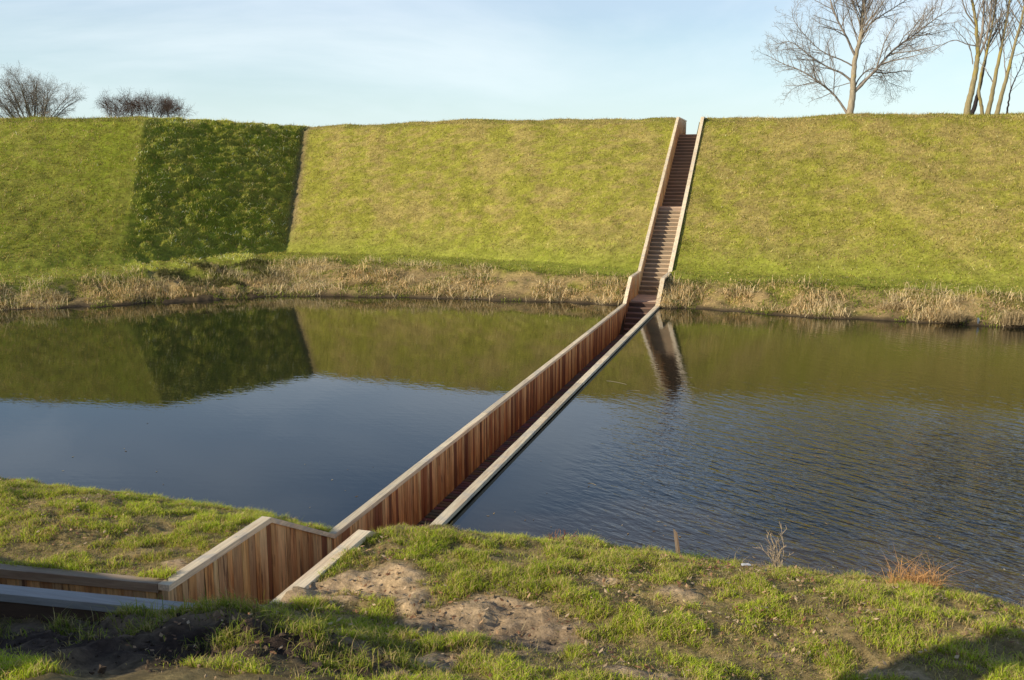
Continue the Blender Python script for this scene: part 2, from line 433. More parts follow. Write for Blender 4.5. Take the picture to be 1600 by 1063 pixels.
# ------------------------------------------------------------------ far rampart
def bw(u, v): return W2(v, u)
ST = {}
bl = lambda u: bw(u, .05); brr = lambda u: bw(u, 1.36)
OUT = np.array([.15, .99])
def pt(xy, z): return np.array([xy[0], xy[1], z])
rows_left = [  # columns left to right: W, B, F, T
  [pt((-48, 33), WATER), pt((-48, 35), .6), pt((-49, 38), .9), pt((-52, 55), 7.85)],
  [pt((-19, 34.1), WATER), pt((-19.4, 36.0), .6), pt((-21.1, 38.1), .85), pt((-27.7, 51.5), 7.86)],
  [pt((-14.3, 36.0), WATER), pt((-15.9, 38.3), .7), pt((-17.3, 41.0), .92), pt((-19.4, 50.3), 7.78)],
  [pt((-9.3, 38.3), WATER), pt((-11.2, 43.2), .88), pt((-11.6, 47.5), 1.0), pt((-12.6, 57.5), 7.65)],
  [pt((-2.6, 37.4), WATER), pt((-2.9, 41.0), .86), pt((-3.1, 44.4), 1.0), pt((-4.0, 54.6), 7.86)],
  [pt(bl(24.4), WATER), pt(bl(26.2), .72), pt(bl(27.8), .92), pt(bl(39.55), 7.76)],
]
rows_right = [
  [pt(brr(23.8), WATER), pt(brr(26.1), .70), pt(brr(27.8), .98), pt(brr(39.5), 7.74)],
  [pt((11.3, 32.4), WATER), pt((11.9, 34.6), .75), pt((12.6, 36.5), .95), pt((17.2, 47.4), 7.76)],
  [pt((16.9, 30.25), WATER), pt((17.5, 32.0), .72), pt((18.2, 33.4), .95), pt((24.3, 44.9), 7.72)],
  [pt((46, 19), WATER), pt((47, 21), .7), pt((48, 23), .95), pt((54, 35), 7.7)],
]
FAR = []          # sampling patches for blades
def far_part(cols, side):
    prof = []
    for c in cols:
        Wp, B, F, T = c
        o = np.array([OUT[0], OUT[1], 0])
        R0 = Wp - o*1.6 + np.array([0, 0, -.9])
        # the brow is rounded
        Tm = F + (T-F)*.965; C1 = T + o*.9 + np.array([0, 0, .04]); C2 = T + o*4.2; C3 = T + o*14 + np.array([0, 0, -1.9]); C4 = T + o*160 + np.array([0, 0, -4])
        prof.append([R0, Wp, B, F, Tm, C1, C2, C3, C4])
    cnt = [4, 12, 9, 105 if side == 'left' else 62, 5, 6, 6, 6]
    seglen = [np.linalg.norm(cols[i+1][3][:2]-cols[i][3][:2]) for i in range(len(cols)-1)]
    ver = []; reg = []; sti = []
    for i in range(len(cols)-1):
        n = int(max(6, seglen[i]/.16)) if seglen[i] < 26 else 40
        last = i == len(cols)-2
        for a in range(n + (1 if last else 0)):
            t = a/n; colv = []; rg = []
            for r in range(8):
                p = prof[i][r]*(1-t)+prof[i+1][r]*t; q = prof[i][r+1]*(1-t)+prof[i+1][r+1]*t
                m = cnt[r]
                for b in range(m + (1 if r == 7 else 0)):
                    s = b/m; colv.append(p*(1-s)+q*s); rg.append(r+s)
            ver.append(colv); reg.append(rg); sti.append(i+t)
    ver = np.array(ver); reg = np.array(reg); sti = np.array(sti)[:, None]+0*reg
    x, y = ver[..., 0], ver[..., 1]
    bank = ((reg > .9) & (reg < 2.2))
    nz = (fbm(x*.35, y*.35, 91, 3)-.5)*.28*sstep(2.3, 3.2, reg) + (fbm(x*2.2, ver[..., 2]*2.2+y, 92, 3)-.5)*.10*sstep(1.0, 1.6, reg)
    nz = nz + np.where(bank, (fbm(x*1.1, y*1.1, 95, 3)-.5)*.45*sstep(1, 1.3, reg)*sstep(2.4, 2, reg), 0)
    # tussocky turf on the facets left of the re-entrant corner
    if side == 'left':
        rough = sstep(2.02, 2.1, sti)*sstep(3.0, 2.93, sti)*.42 + sstep(2.1, 1.9, sti)*.10
        nz = nz + (fbm((x+y)*1.5, ver[..., 2]*6.0, 96, 4)-.5)*rough*1.25 + .035*np.sin(ver[..., 2]*19+4*fbm(x*.8+y*.8, ver[..., 2], 97, 2))*rough/.42*sstep(3.0, 3.2, reg)*sstep(5.2, 4.8, reg)
        nz = nz - .10*np.exp(-((sti-3.0)/.035)**2)*sstep(2.9, 3.2, reg)*sstep(5.2, 4.8, reg)
    edge = np.minimum(1, np.abs(L2(x, y)[0] - (.05 if side == 'left' else 1.36))/.5)
    nz = nz*edge
    ver[..., 2] += nz
    # small shore wobble
    wob = (fbm(x*.7, y*.7, 97, 3)-.5)*1.3*edge*np.exp(-((reg-1.)/.7)**2)
    ver[..., 0] += OUT[0]*wob; ver[..., 1] += OUT[1]*wob
    # colours
    gnoise = (.15*np.sin((x+.3*(y-40))*1.7+np.sin(x*.7)*2)*.5+.075+.35*fbm(x*.5, y*.5+ver[..., 2]*.3, 98, 4)+.50*fbm(x*3.1, y*3.1+ver[..., 2]*3, 198, 3))[..., None]
    olive = np.array([.31, .30, .048]); brown = np.array([.37, .30, .095]); green = np.array([.27, .30, .042]); tan = np.array([.36, .26, .12]); mudc = np.array([.06, .045, .03])
    k = sstep(.40, .62, gnoise); c = olive*(1-k)+brown*k
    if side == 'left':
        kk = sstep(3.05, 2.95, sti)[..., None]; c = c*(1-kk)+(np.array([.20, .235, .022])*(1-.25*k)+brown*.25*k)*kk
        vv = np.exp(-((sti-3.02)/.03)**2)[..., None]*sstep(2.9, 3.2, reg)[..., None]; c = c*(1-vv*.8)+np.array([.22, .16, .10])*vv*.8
    kb = (sstep(2.0, 2.3, reg)*sstep(3.3, 2.9, reg))[..., None]; c = c*(1-kb)+green*kb
    kb = (sstep(2.3, 1.7, reg)*sstep(.25, .5, fbm(x*1.2, y*1.6, 180, 3)+.25*(1.7-reg)))[..., None]; c = c*(1-kb)+tan*kb
    kb = sstep(1.25, 1.0, reg)[..., None]; c = c*(1-kb)+mudc*kb
    a, b = ver.shape[:2]; idx = np.arange(a*b).reshape(a, b)
    f = np.stack([idx[:-1, :-1], idx[1:, :-1], idx[1:, 1:], idx[:-1, 1:]], -1)
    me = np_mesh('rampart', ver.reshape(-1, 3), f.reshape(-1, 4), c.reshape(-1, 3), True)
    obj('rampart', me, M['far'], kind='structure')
    FAR.append((side, ver, reg, sti, c))
far_part(rows_left, 'left'); far_part(rows_right, 'right')

def sample_far(patch, n, r0, r1, s0=-1, s1=99, xlim=(-40, 34)):
    side, ver, reg, sti, c = patch
    A = ver[:-1, :-1]; B = ver[1:, :-1]; Cc = ver[:-1, 1:]
    area = np.linalg.norm(np.cross(B-A, Cc-A), axis=-1)
    cx_ = A[..., 0]
    ok = (reg[:-1, :-1] >= r0) & (reg[:-1, :-1] < r1) & (sti[:-1, :-1] >= s0) & (sti[:-1, :-1] < s1) & (cx_ > xlim[0]) & (cx_ < xlim[1])
    w = np.where(ok, area, 0).ravel(); ar = w.sum(); w = w/ar
    k = rng.choice(len(w), n, p=w); i, j = np.unravel_index(k, area.shape)
    s = rng.uniform(0, 1, (n, 1)); t = rng.uniform(0, 1, (n, 1))
    P = ver[i, j]*(1-s)*(1-t)+ver[i+1, j]*s*(1-t)+ver[i, j+1]*(1-s)*t+ver[i+1, j+1]*s*t
    return P, reg[i, j], sti[i, j], c[i, j]

def far_grass():
    Ps = []; Hs = []; Cs = []; Ws = []
    for patch, n in ((FAR[0], 190000), (FAR[1], 150000)):
        side = patch[0]
        P, rg, st, c = sample_far(patch, n, 2.05, 5.4)
        m = len(P)
        h = rng.gamma(3., .026, m)*(.6+.9*fbm(P[:, 0]*.8, P[:, 1]*.8+P[:, 2], 101, 3))
        clump = fbm(P[:, 0]*1.5, P[:, 2]*2.6+P[:, 1]*.6, 102, 3)
        dry = rng.uniform(0, 1, m) < .30+.22*sstep(.38, .62, fbm(P[:, 0]*.55, P[:, 1]*.3+P[:, 2]*.35, 103, 4))+.20*sstep(.42, .62, fbm(P[:, 0]*3.2, P[:, 1]*1.5+P[:, 2]*3.4, 104, 3))+.16*sstep(5.5, 7.6, P[:, 2])+.17*np.sin((P[:, 0]+.3*(P[:, 1]-40))*1.7+np.sin(P[:, 0]*.7)*2)
        if side == 'left':
            le = st < 3
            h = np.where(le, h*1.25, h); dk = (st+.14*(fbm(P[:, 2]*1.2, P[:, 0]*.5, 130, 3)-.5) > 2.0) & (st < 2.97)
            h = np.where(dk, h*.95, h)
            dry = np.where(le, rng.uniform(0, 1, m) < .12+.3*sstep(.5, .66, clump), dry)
            tus = fbm((P[:, 0]+P[:, 1])*1.5, P[:, 2]*6.0, 96, 4); shade = np.where(dk, (.95+1.7*sstep(.36, .64, tus))*(1+.3*np.sin(P[:, 2]*19+4*fbm((P[:, 0]+P[:, 1])*.8, P[:, 2], 97, 2))), .75+.5*tus)  # tussock hollows darker, ledges lighter: shading put into the blade colour
            keepm = (rng.uniform(0, 1, m) > .9*np.exp(-((st-3.012)/.012)**2)) & (rng.uniform(0, 1, m) > .75*np.exp(-((st-1.99)/.05)**2)*sstep(.5, .6, fbm(P[:, 2]*1.1, P[:, 0], 150, 3)))
            h = np.where(keepm, h, .004)
        berm = rg < 3.05
        dry = np.where(berm, rng.uniform(0, 1, m) < .25, dry); h = np.where(berm, h*.7, h)
        t = rng.uniform(0, 1, (m, 1))
        g = np.array([.20, .222, .026])*(1-t)+np.array([.46, .405, .072])*t
        d = np.array([.66, .49, .21])*rng.uniform(.6, 1.15, (m, 1))
        C = np.where(dry[:, None], d, g)*(.72+.56*clump)[:, None]*rng.gamma(5, .2, (m, 1))
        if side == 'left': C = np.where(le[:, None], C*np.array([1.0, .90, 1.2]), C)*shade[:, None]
        Ps.append(P); Hs.append(h); Cs.append(C); Ws.append(rng.uniform(.015, .035, m))
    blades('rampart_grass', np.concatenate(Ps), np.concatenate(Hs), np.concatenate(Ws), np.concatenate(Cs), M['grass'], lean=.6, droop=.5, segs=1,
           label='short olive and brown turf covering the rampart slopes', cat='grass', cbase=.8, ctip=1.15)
far_grass()

def bank_reeds():
    Ps = []; Hs = []; Cs = []; Ws = []
    for patch, n in ((FAR[0], 70000), (FAR[1], 52000)):
        P, rg, st, c = sample_far(patch, n, 1.02, 2.15)
        m = len(P)
        cl = fbm(P[:, 0]*.7, P[:, 1]*.7, 111, 3)
        k = rng.uniform(0, 1, m) < (.22+.78*sstep(.42, .58, cl))*(1-.6*sstep(1.35, 2.0, rg))
        if patch[0] == 'left': k &= ~((st > 2.15) & (st < 2.95) & (rg > 1.35) & (rng.uniform(0, 1, m) < .85))
        P, rg, cl = P[k], rg[k], cl[k]; m = len(P)
        h = rng.gamma(3., .042, m)*(.45+1.6*sstep(.45, .68, cl))
        t = rng.uniform(0, 1, (m, 1))
        C = np.array([1.0, .72, .39])*(.30+.85*t)
        g = rng.uniform(0, 1, m) < .24+.35*sstep(.52, .36, cl)+.25*sstep(1.4, 2., rg)
        C = np.where(g[:, None], np.array([.13, .16, .03])*(.6+.8*t), C)
        Ps.append(P); Hs.append(h); Cs.append(C); Ws.append(rng.uniform(.012, .028, m))
    for patch, n in ((FAR[0], 15000), (FAR[1], 12000)):      # long bent straws in drifts
        P, rg, st, c = sample_far(patch, n, 1.0, 2.1)
        cl = fbm(P[:, 0]*.8, P[:, 1]*.8, 160, 3); k = (cl > .50) & (rng.uniform(0, 1, n) < sstep(.50, .62, cl)+.1)
        P = P[k]; m = len(P); Ps.append(P); Hs.append(rng.uniform(.25, .62, m)); Ws.append(rng.uniform(.012, .024, m))
        Cs.append(np.array([1.0, .78, .46])*rng.uniform(.4, 1.05, (m, 1)))
    for patch, n in ((FAR[0], 16000), (FAR[1], 12000)):      # green sprigs
        P, rg, st, c = sample_far(patch, n*2, 1.0, 2.15)
        cl = fbm(P[:, 0]*.9, P[:, 1]*1.2, 170, 3); k = cl+.10*(rg-1.2) > .53
        P = P[k]; m = len(P); Ps.append(P); Hs.append(rng.uniform(.06, .18, m)); Ws.append(rng.uniform(.014, .026, m))
        Cs.append(np.array([.30, .34, .05])*rng.uniform(.5, 1.2, (m, 1)))
    # dark rank growth on the shaded cut bank in the corner
    P, rg, st, c = sample_far(FAR[0], 16000, 1.3, 2.15, 2.1, 2.98)
    k = (rng.uniform(0, 1, len(P)) < sstep(.3, .6, fbm(P[:, 0]*1.3, P[:, 1]*1.3, 120, 3))*.9) & (np.abs(st-2.6)+.35*fbm(P[:, 0]*.9, P[:, 1]*.9, 121, 2) < .55) ; P = P[k]
    m = len(P); Ps.append(P); Hs.append(rng.uniform(.08, .3, m)); Ws.append(rng.uniform(.015, .03, m))
    Cs.append(np.array([.15, .14, .05])*rng.uniform(.3, 1.7, (m, 1)))
    blades('dry_bank_reeds', np.concatenate(Ps), np.concatenate(Hs), np.concatenate(Ws), np.concatenate(Cs), M['reed'], lean=.9, droop=.9, segs=2,
           label='flattened dry straw and reeds along the far waterline', cat='reeds', cbase=.9, ctip=1.25)
bank_reeds()

def slope_leaves(n):
    P, rg, st, c = sample_far(FAR[1], n, 2.2, 4.8)
    k = rng.uniform(0, 1, n) < .15+.85*sstep(4.0, 3.0, rg)
    P = P[k]; m = len(P); s = rng.uniform(.02, .045, (m, 1)); a = rng.uniform(0, 6.28, m)
    P = P + np.array([0, 0, .07])
    t1 = np.stack([np.cos(a), np.sin(a), a*0], 1)*s; t2 = np.stack([-np.sin(a)*.5, np.cos(a)*.5, a*0+.6], 1)*s*.8
    V = np.stack([P-t1, P-t2, P+t1, P+t2], 1).reshape(-1, 3)
    c = np.array([[.60, .48, .30], [.45, .30, .14], [.55, .42, .12]])[rng.integers(0, 3, m)]
    obj('slope_leaves', np_mesh('slope_leaves', V, np.arange(m*4).reshape(m, 4), np.repeat(c, 4, 0)), M['leaf'],
        label='pale dead leaves dotting the rampart slope right of the stairs', cat='leaves', kind='stuff')
slope_leaves(1500)

# individual dry reed tussocks at the far waterline
RT = [(-2.74, 39.0, .55, 'tall dry reed tussock on the far bank near the middle of the left slope'),
      (-10.2, 39.6, .8, 'broad dry reed tussock at the foot of the shaded corner'),
      (-6.57, 39.2, .6, 'pale bushy reed tussock between the shaded corner and the middle of the left bank'),
      (1.92, 38.2, .5, 'low straw reed tussock on the far bank a little left of the walkway'),
      (8.85, 35.6, .5, 'straw reed tussock first to the right of the stairs'),
      (11.03, 33.6, .5, 'round straw tussock on the far bank below the lone bare tree'),
      (13.43, 32.5, .6, 'large wispy straw tussock left of the white litter'),
      (14.81, 30.95, .5, 'upright reed tussock standing at the water just left of the white litter'),
      (16.7, 30.4, .65, 'tall reed tussock at the right edge of the far waterline'),
      (-13.05, 37.7, .5, 'reed tussock under the dark cut bank'),
      (-17.6, 35.6, .5, 'low reed tussock at the left end of the far waterline')]
def tussock(x, y, h, label, z=.1, n=420, rad=.5, c=(.55, .41, .23), wd=(.008, .02), name='reed_tussock', group='dry reed tussocks along the far bank', cat='reeds', lean=.55):
    a = rng.uniform(0, 6.28, n); r = rad*np.sqrt(rng.uniform(0, 1, n))
    P = np.stack([np.cos(a)*r, np.sin(a)*r*.6, 0*a], 1)
    C = np.array(c)*rng.uniform(.5, 1.15, (n, 1))
    o = blades(name, P, rng.uniform(.4, 1.1, n)*h, rng.uniform(*wd, n), C, M['reed'], lean=lean, droop=.55, label=label, cat=cat, kind=None, cbase=.7, ctip=1.1)
    o.location = (x, y, z)
    if group: o['group'] = group
    return o
for x, y, h, l in RT: tussock(x, y, h, l, z=.05)

# ------------------------------------------------------------------ the sunken walkway
walk = empty('sunken_footbridge', (LN[0], LN[1], 0), 'timber walkway sunk into the moat between plank walls, climbing the far slope as stairs', 'footbridge', rz=ROT)
LP = [(-3.52, .84), (-1.54, .84), (.06, 0), (24.08, 0), (25.37, .90), (27.55, .90), (39.50, 7.82), (43.2, 7.82)]
RP = [(-4.75, .80), (-1.50, .80), (.12, 0), (23.95, 0), (25.25, .90), (27.40, .90), (39.40, 7.80), (43.2, 7.80)]
# floor profile
RISE, RUN = .162, .280
U_L1 = 27.2; U_M0 = U_L1+21*RUN; U_M1 = U_M0+.9; U_T = U_M1+22*RUN
Z_M = -.03+21*RISE; Z_T = Z_M+22*RISE
def floor_z(u):
    pts = [(-5, -.30), (-3.2, -.30), (-1.7, -1.05), (23.4, -1.05), (25.2, -.05), (U_L1, -.05), (U_M0, Z_M), (U_M1, Z_M), (U_T, Z_T), (50, Z_T)]
    return float(np.interp(u, [p[0] for p in pts], [p[1] for p in pts]))
def plank_col(u, lo, hi):
    """colour at the foot and at the head of a plank"""
    submerged = -1.7 < u < 25
    t = random.random()
    if submerged:
        head = random.choice([(.60, .36, .18), (.48, .26, .12), (.30, .13, .06), (.68, .44, .24), (.20, .075, .038), (.52, .31, .15), (.64, .42, .23)])
    elif u >= 25:
        head = random.choice([(.70, .56, .42), (.66, .50, .36), (.58, .44, .29), (.56, .39, .24)])
    else:
        head = random.choice([(.62, .44, .26), (.54, .37, .22), (.62, .39, .19), (.42, .27, .15), (.58, .34, .15)])
    k = .7+.55*t
    head = tuple(min(.9, c*k*1.32*q) for c, q in zip(head, (1.03, 1.0, .84)))
    if u < 25: foot = (head[0]*.62, head[1]*.50, head[2]*.45)
    else: foot = (head[0]*.85, head[1]*.75, head[2]*.68)
    return foot, head
def planks(name, prof, v0, v1, capd, umin=None):
    mb = MB(); us = [p[0] for p in prof]; zs = [p[1] for p in prof]
    u = prof[0][0]; end = prof[-1][0]
    while u < end-.02:
        w = random.choice([.10, .12, .14, .145, .09, .16])
        if u > 27: w *= 1.0
        b = min(u+w, end)
        for kn in us:
            if u+.01 < kn < b: b = kn
        za = np.interp(u, us, zs)-capd; zb = np.interp(b, us, zs)-capd
        fa = min(floor_z(u), floor_z(b))-.35
        o = random.uniform(-.004, .004); g = .003
        foot, head = plank_col(u, 0, 0)
        a0, a1 = v0+o, v1+o
        mb.hexa([(a0, u+g, fa), (a1, u+g, fa), (a1, b-g, fa), (a0, b-g, fa), (a0, u+g, za), (a1, u+g, za), (a1, b-g, zb), (a0, b-g, zb)], foot, head)
        u = b
    return mb.mesh(name)
def cap(prof, v0, v1, h, col):
    """mitred board following the profile"""
    V = []; F = []; C = []; n = len(prof)
    # split long runs into board lengths with hairline joints
    pts = []
    for (a, za), (b, zb) in zip(prof[:-1], prof[1:]):
        k = max(1, round(math.hypot(b-a, zb-za)/3.6))
        for i in range(k):
            g = .006 if i > 0 else 0
            pts.append((a+(b-a)*i/k+g, za+(zb-za)*i/k, a+(b-a)*(i+1)/k-(.002 if i < k-1 else 0), za+(zb-za)*(i+1)/k))
    mb = MB()
    for a, za, b, zb in pts:
        t = random.uniform(.78, 1.05); c = tuple(x*t for x in col); j = random.uniform(-.002, .002)
        za += j; zb += j
        m = max(1, int((b-a)/1.2))
        mb.hexa([(v0, a, za-h), (v1, a, za-h), (v1, b, zb-h), (v0, b, zb-h), (v0, a, za), (v1, a, za), (v1, b, zb), (v0, b, zb)], c)
    return mb.mesh('cap', .003)
CAPC = (.98, .80, .54)
lw = obj('plank_wall', planks('plank_wall', LP, .035, .105, .03), M['plank'], walk)
obj('cap_board', cap(LP, -.005, .130, .070, CAPC), M['cap'], lw)
rw = obj('plank_wall', planks('plank_wall', RP, 1.29, 1.36, .03), M['plank'], walk)
obj('cap_board', cap(RP, 1.268, 1.435, .065, CAPC), M['cap'], rw)
# outer lining of the right wall, coloured near black for the shade on that face
mb = MB()
for (a, za), (b, zb) in zip(RP[1:], RP[2:]):
    mb.hexa([(1.36, a, za-.6), (1.405, a, za-.6), (1.405, b, zb-.6), (1.36, b, zb-.6), (1.36, a, za-.075), (1.405, a, za-.075), (1.405, b, zb-.075), (1.36, b, zb-.075)], (.05, .035, .025))
obj('outer_lining', mb.mesh('outer_lining'), M['plank'], rw)
mb = MB()
for (a, za), (b, zb) in zip(LP[1:], LP[2:]):
    mb.hexa([(.008, a, za-.6), (.03, a, za-.6), (.03, b, zb-.6), (.008, b, zb-.6), (.008, a, za-.085), (.03, a, za-.085), (.03, b, zb-.085), (.008, b, zb-.085)], (.08, .055, .04))
obj('outer_lining', mb.mesh('outer_lining'), M['plank'], lw)

# wing that turns left at the near end (a slightly skewed return)
SK = .095
def wing_planks(name, U, x0, x1, ztop, zbot, th, face):
    mb = MB(); x = x0
    while x < x1-.01:
        w = random.choice([.10, .12, .14, .15]); b = min(x+w, x1)
        foot, head = plank_col(-3, 0, 0); o = random.uniform(-.003, .003); g = .003
        ya, yb = U+SK*x+o, U+SK*b+o
        mb.hexa([(x+g, ya, zbot), (b-g, yb, zbot), (b-g, yb+th, zbot), (x+g, ya+th, zbot), (x+g, ya, ztop), (b-g, yb, ztop), (b-g, yb+th, ztop), (x+g, ya+th, ztop)], foot, head)
        x = b
    return mb.mesh(name)
def wing_cap(U, x0, x1, z, wd, h, col):
    mb = MB(); k = max(1, round((x1-x0)/3.6))
    for i in range(k):
        a = x0+(x1-x0)*i/k; b = x0+(x1-x0)*(i+1)/k-.003
        ya, yb = U+SK*a, U+SK*b
        mb.hexa([(a, ya, z-h), (b, yb, z-h), (b, yb+wd, z-h), (a, ya+wd, z-h), (a, ya, z), (b, yb, z), (b, yb+wd, z), (a, ya+wd, z)], col)
    return mb.mesh('cap', .003)
fw = obj('plank_wall', wing_planks('wing', -3.49, -10, .035, .81, -.6, .06, 1), M['plank'], walk)
obj('cap_board', wing_cap(-3.52, -10, -.008, .84, .13, .10, (.42, .31, .2)), M['cap_side'], fw)  # wing cap in dim brown: shade put into the board colour
nw = obj('plank_wall', wing_planks('wing', -4.84, -10, 1.3, 1.25, -.6, .05, 1), M['plank'], walk)
nc = obj('cap_board', wing_cap(-4.93, -10, 1.34, 1.335, .17, .075, (.46, .44, .40)), M['cap_side'], nw)  # grey board colour stands in for sky-lit shade
nc['label'] = 'weathered cap board of the nearest wall, greyed to look shaded under open sky'
# lining of the outer face of the nearest wall
mb = MB(); x = -10.
while x < 1.1:
    ya, yb = -4.90+SK*x, -4.90+SK*(x+2.24)
    for k in range(4):
        mb.hexa([(x, ya, 1.02-.24*k), (x+2.24, yb, 1.02-.24*k), (x+2.24, yb+.03, 1.02-.24*k), (x, ya+.03, 1.02-.24*k), (x, ya, 1.25-.24*k), (x+2.24, yb, 1.25-.24*k), (x+2.24, yb+.03, 1.25-.24*k), (x, ya+.03, 1.25-.24*k)], (.15, .09, .055))
    x += 2.25
obj('outer_lining', mb.mesh('outer_lining'), M['cap_side'], nw)

# deck and stairs
DC = (.17, .11, .09)
mb = MB(); u = -1.5
while u < 23.42:
    c = tuple(x*random.uniform(.7, 1.25) for x in DC); dz = random.uniform(-.003, .003)
    mb.box(.107, 1.285, u, u+.105, -1.03+dz, -.99+dz, c); u += .145
obj('deck', mb.mesh('deck', .004), M['tread'], walk)
mb = MB(); mb.box(.11, 1.28, -2, 23.5, -1.35, -1.10, (.02, .015, .012)); obj('deck_bearer', mb.mesh('b'), M['tread'], walk)
def step(u, z, dirn=1, c=(.34, .22, .165), last=False):
    """one stair: riser plus two tread boards; the riser is at u, the tread runs on behind it"""
    mb = MB()
    k = random.uniform(.85, 1.15); c = tuple(x*k for x in c)
    mb.box(.109, 1.286, u, u+.03, z-RISE-.04, z-.036, tuple(x*.42 for x in c))  # riser colour darkened to deepen the shade on the stairs
    w = (RUN+.012)/2
    for i in range(2):
        mb.box(.109, 1.286, u-.02+i*w+.004, u-.02+(i+1)*w-.003, z-.035, z+random.uniform(-.002, .001), c)
    obj('step', mb.mesh('step', .004), M['tread'], walk)
RC = (.24, .15, .12)
for k in range(6): step(23.42+k*.30, -1.05+.17*(k+1)*(1.0/1.02), c=(.28, .17, .12))
for k in range(20): step(U_L1+k*RUN, -.03+RISE*(k+1), c=(.60, .46, .31))
for k in range(21): step(U_M1+k*RUN, Z_M+RISE*(k+1), c=(.40, .28, .20))  # upper flight boards darkened as if by wall shade; sunlit lower flight paler
def landing(u0, u1, z, c):
    mb = MB(); u = u0
    while u < u1-.01:
        b = min(u+.135, u1); k = random.uniform(.88, 1.1)
        mb.box(.109, 1.286, u+.002, b-.003, z-.04, z+random.uniform(-.002, .002), tuple(x*k for x in c)); u = b
    mb.box(.109, 1.286, u0, u0+.03, z-RISE-.04, z-.042, tuple(x*.6 for x in c))
    obj('landing', mb.mesh('landing', .003), M['tread'], walk)
landing(25.2, U_L1+.02, -.03, (.62, .46, .35))
landing(U_M0-RUN, U_M1+.02, Z_M, (.62, .45, .33))
landing(U_T-RUN, 43.2, Z_T, (.40, .28, .2))
landing(-4.7, -3.1, -.30, (.3, .2, .14))
for k in range(4): 
    mb = MB(); mb.box(.109, 1.286, -3.1+k*.4, -2.7+k*.4, -.34-.17*(k+1), -.30-.17*(k+1), (.28, .18, .13)); obj('step', mb.mesh('step'), M['tread'], walk)
# wing floor
mb = MB(); mb.hexa([(-10, -4.8-.95, -.36), (.1, -4.8, -.36), (.1, -3.4, -.36), (-10, -3.4-.95, -.36), (-10, -4.8-.95, -.32), (.1, -4.8, -.32), (.1, -3.4, -.32), (-10, -3.4-.95, -.32)], (.2, .13, .09))
obj('deck', mb.mesh('wingfloor'), M['tread'], walk)
# stringer fill below the stairs so nothing shows through
V = []; F = []
fp = [(23.3, -1.3), (25.2, -.3), (27.2, -.3), (U_M0, Z_M-.4), (U_M1, Z_M-.4), (U_T, Z_T-.4), (43.2, Z_T-.4)]
for u_, z_ in fp: V += [(.06, u_, z_), (1.34, u_, z_)]
for i in range(len(fp)-1): F.append([2*i, 2*i+1, 2*i+3, 2*i+2])
obj('stringer', np_mesh('stringer', V, F, np.tile([.03, .02, .015], (len(V), 1))), M['tread'], walk)

# ------------------------------------------------------------------ trees
class Tubes:
    def __init__(s): s.v = []; s.f = []
    def add(s, pts, rad, n=5):
        pts = [Vector(p) for p in pts]; b = len(s.v); m = len(pts)
        ref = Vector((.3, .9, .1)).normalized()
        for i, p in enumerate(pts):
            d = (pts[min(i+1, m-1)]-pts[max(i-1, 0)])
            if d.length < 1e-6: d = Vector((0, 0, 1))
            d.normalize(); a = d.cross(ref)
            if a.length < .05: a = d.cross(Vector((1, 0, 0)))
            a.normalize(); c = d.cross(a)
            for k in range(n):
                t = 2*math.pi*k/n; s.v.append(tuple(p+(a*math.cos(t)+c*math.sin(t))*rad[i]))
        for i in range(m-1):
            for k in range(n):
                k2 = (k+1) % n; s.f.append([b+i*n+k, b+i*n+k2, b+(i+1)*n+k2, b+(i+1)*n+k])
    def mesh(s, name): return np_mesh(name, np.array(s.v), np.array(s.f), None, True)

def bez(pts, k=5):
    """Catmull-Rom through control points"""
    P = [Vector(p) for p in pts]; P = [P[0]*2-P[1]] + P + [P[-1]*2-P[-2]]; out = []
    for i in range(1, len(P)-2):
        for j in range(k):
            t = j/k
            out.append(.5*((2*P[i])+(P[i+1]-P[i-1])*t+(2*P[i-1]-5*P[i]+4*P[i+1]-P[i+2])*t*t+(3*P[i]-P[i-1]-3*P[i+1]+P[i+2])*t**3))
    out.append(P[-2]); return out
def grow(tb, rnd, pts, rad, level, maxlevel, spacing, ratio, spread, uptend, start=.2, minlen=.15):
    """side branches along a limb, recursively"""
    L = [0]
    for a, b in zip(pts[:-1], pts[1:]): L.append(L[-1]+(b-a).length)
    tot = L[-1]; s = tot*start + rnd.uniform(0, spacing[level])
    sgn = rnd.choice((-1, 1))
    while s < tot*.98:
        i = max(0, min(len(pts)-2, next((k for k in range(len(L)-1) if L[k+1] >= s), len(pts)-2)))
        t = (s-L[i])/max(1e-6, L[i+1]-L[i]); p = pts[i].lerp(pts[i+1], t); r0 = rad[i]*(1-t)+rad[i+1]*t
        d = (pts[i+1]-pts[i]).normalized()
        side = d.cross(Vector((rnd.gauss(0, .35), 1, rnd.gauss(0, .35)))).normalized()*sgn
        side = (side + Vector((0, rnd.uniform(-1.1, 1.1), 0))).normalized(); sgn = -sgn if rnd.random() < .8 else sgn
        a = rnd.uniform(*spread)
        nd = (d*math.cos(a)+side*math.sin(a)+Vector((0, 0, uptend))).normalized()
        ln = max(minlen, (tot-s*.55)*ratio*rnd.uniform(.55, 1.15))
        n = 4 if level < maxlevel-1 else 3
        q = [p]; dd = nd
        for k in range(n):
            dd = (dd+Vector((rnd.gauss(0, .16), rnd.gauss(0, .16), rnd.gauss(0, .13)+uptend*.35))).normalized()
            q.append(q[-1]+dd*ln/n)
        r = max(.0048, min(r0*.6, .011*ln**1.1+.004)); rr = [r*(1-.6*k/n) for k in range(n+1)]
        tb.add(q, rr, 4 if level == 0 else 3)
        if level+1 < maxlevel: grow(tb, rnd, q, rr, level+1, maxlevel, spacing, ratio, spread, uptend, .15, minlen)
        s += spacing[level]*rnd.uniform(.6, 1.4)*(1.15-.5*s/tot)

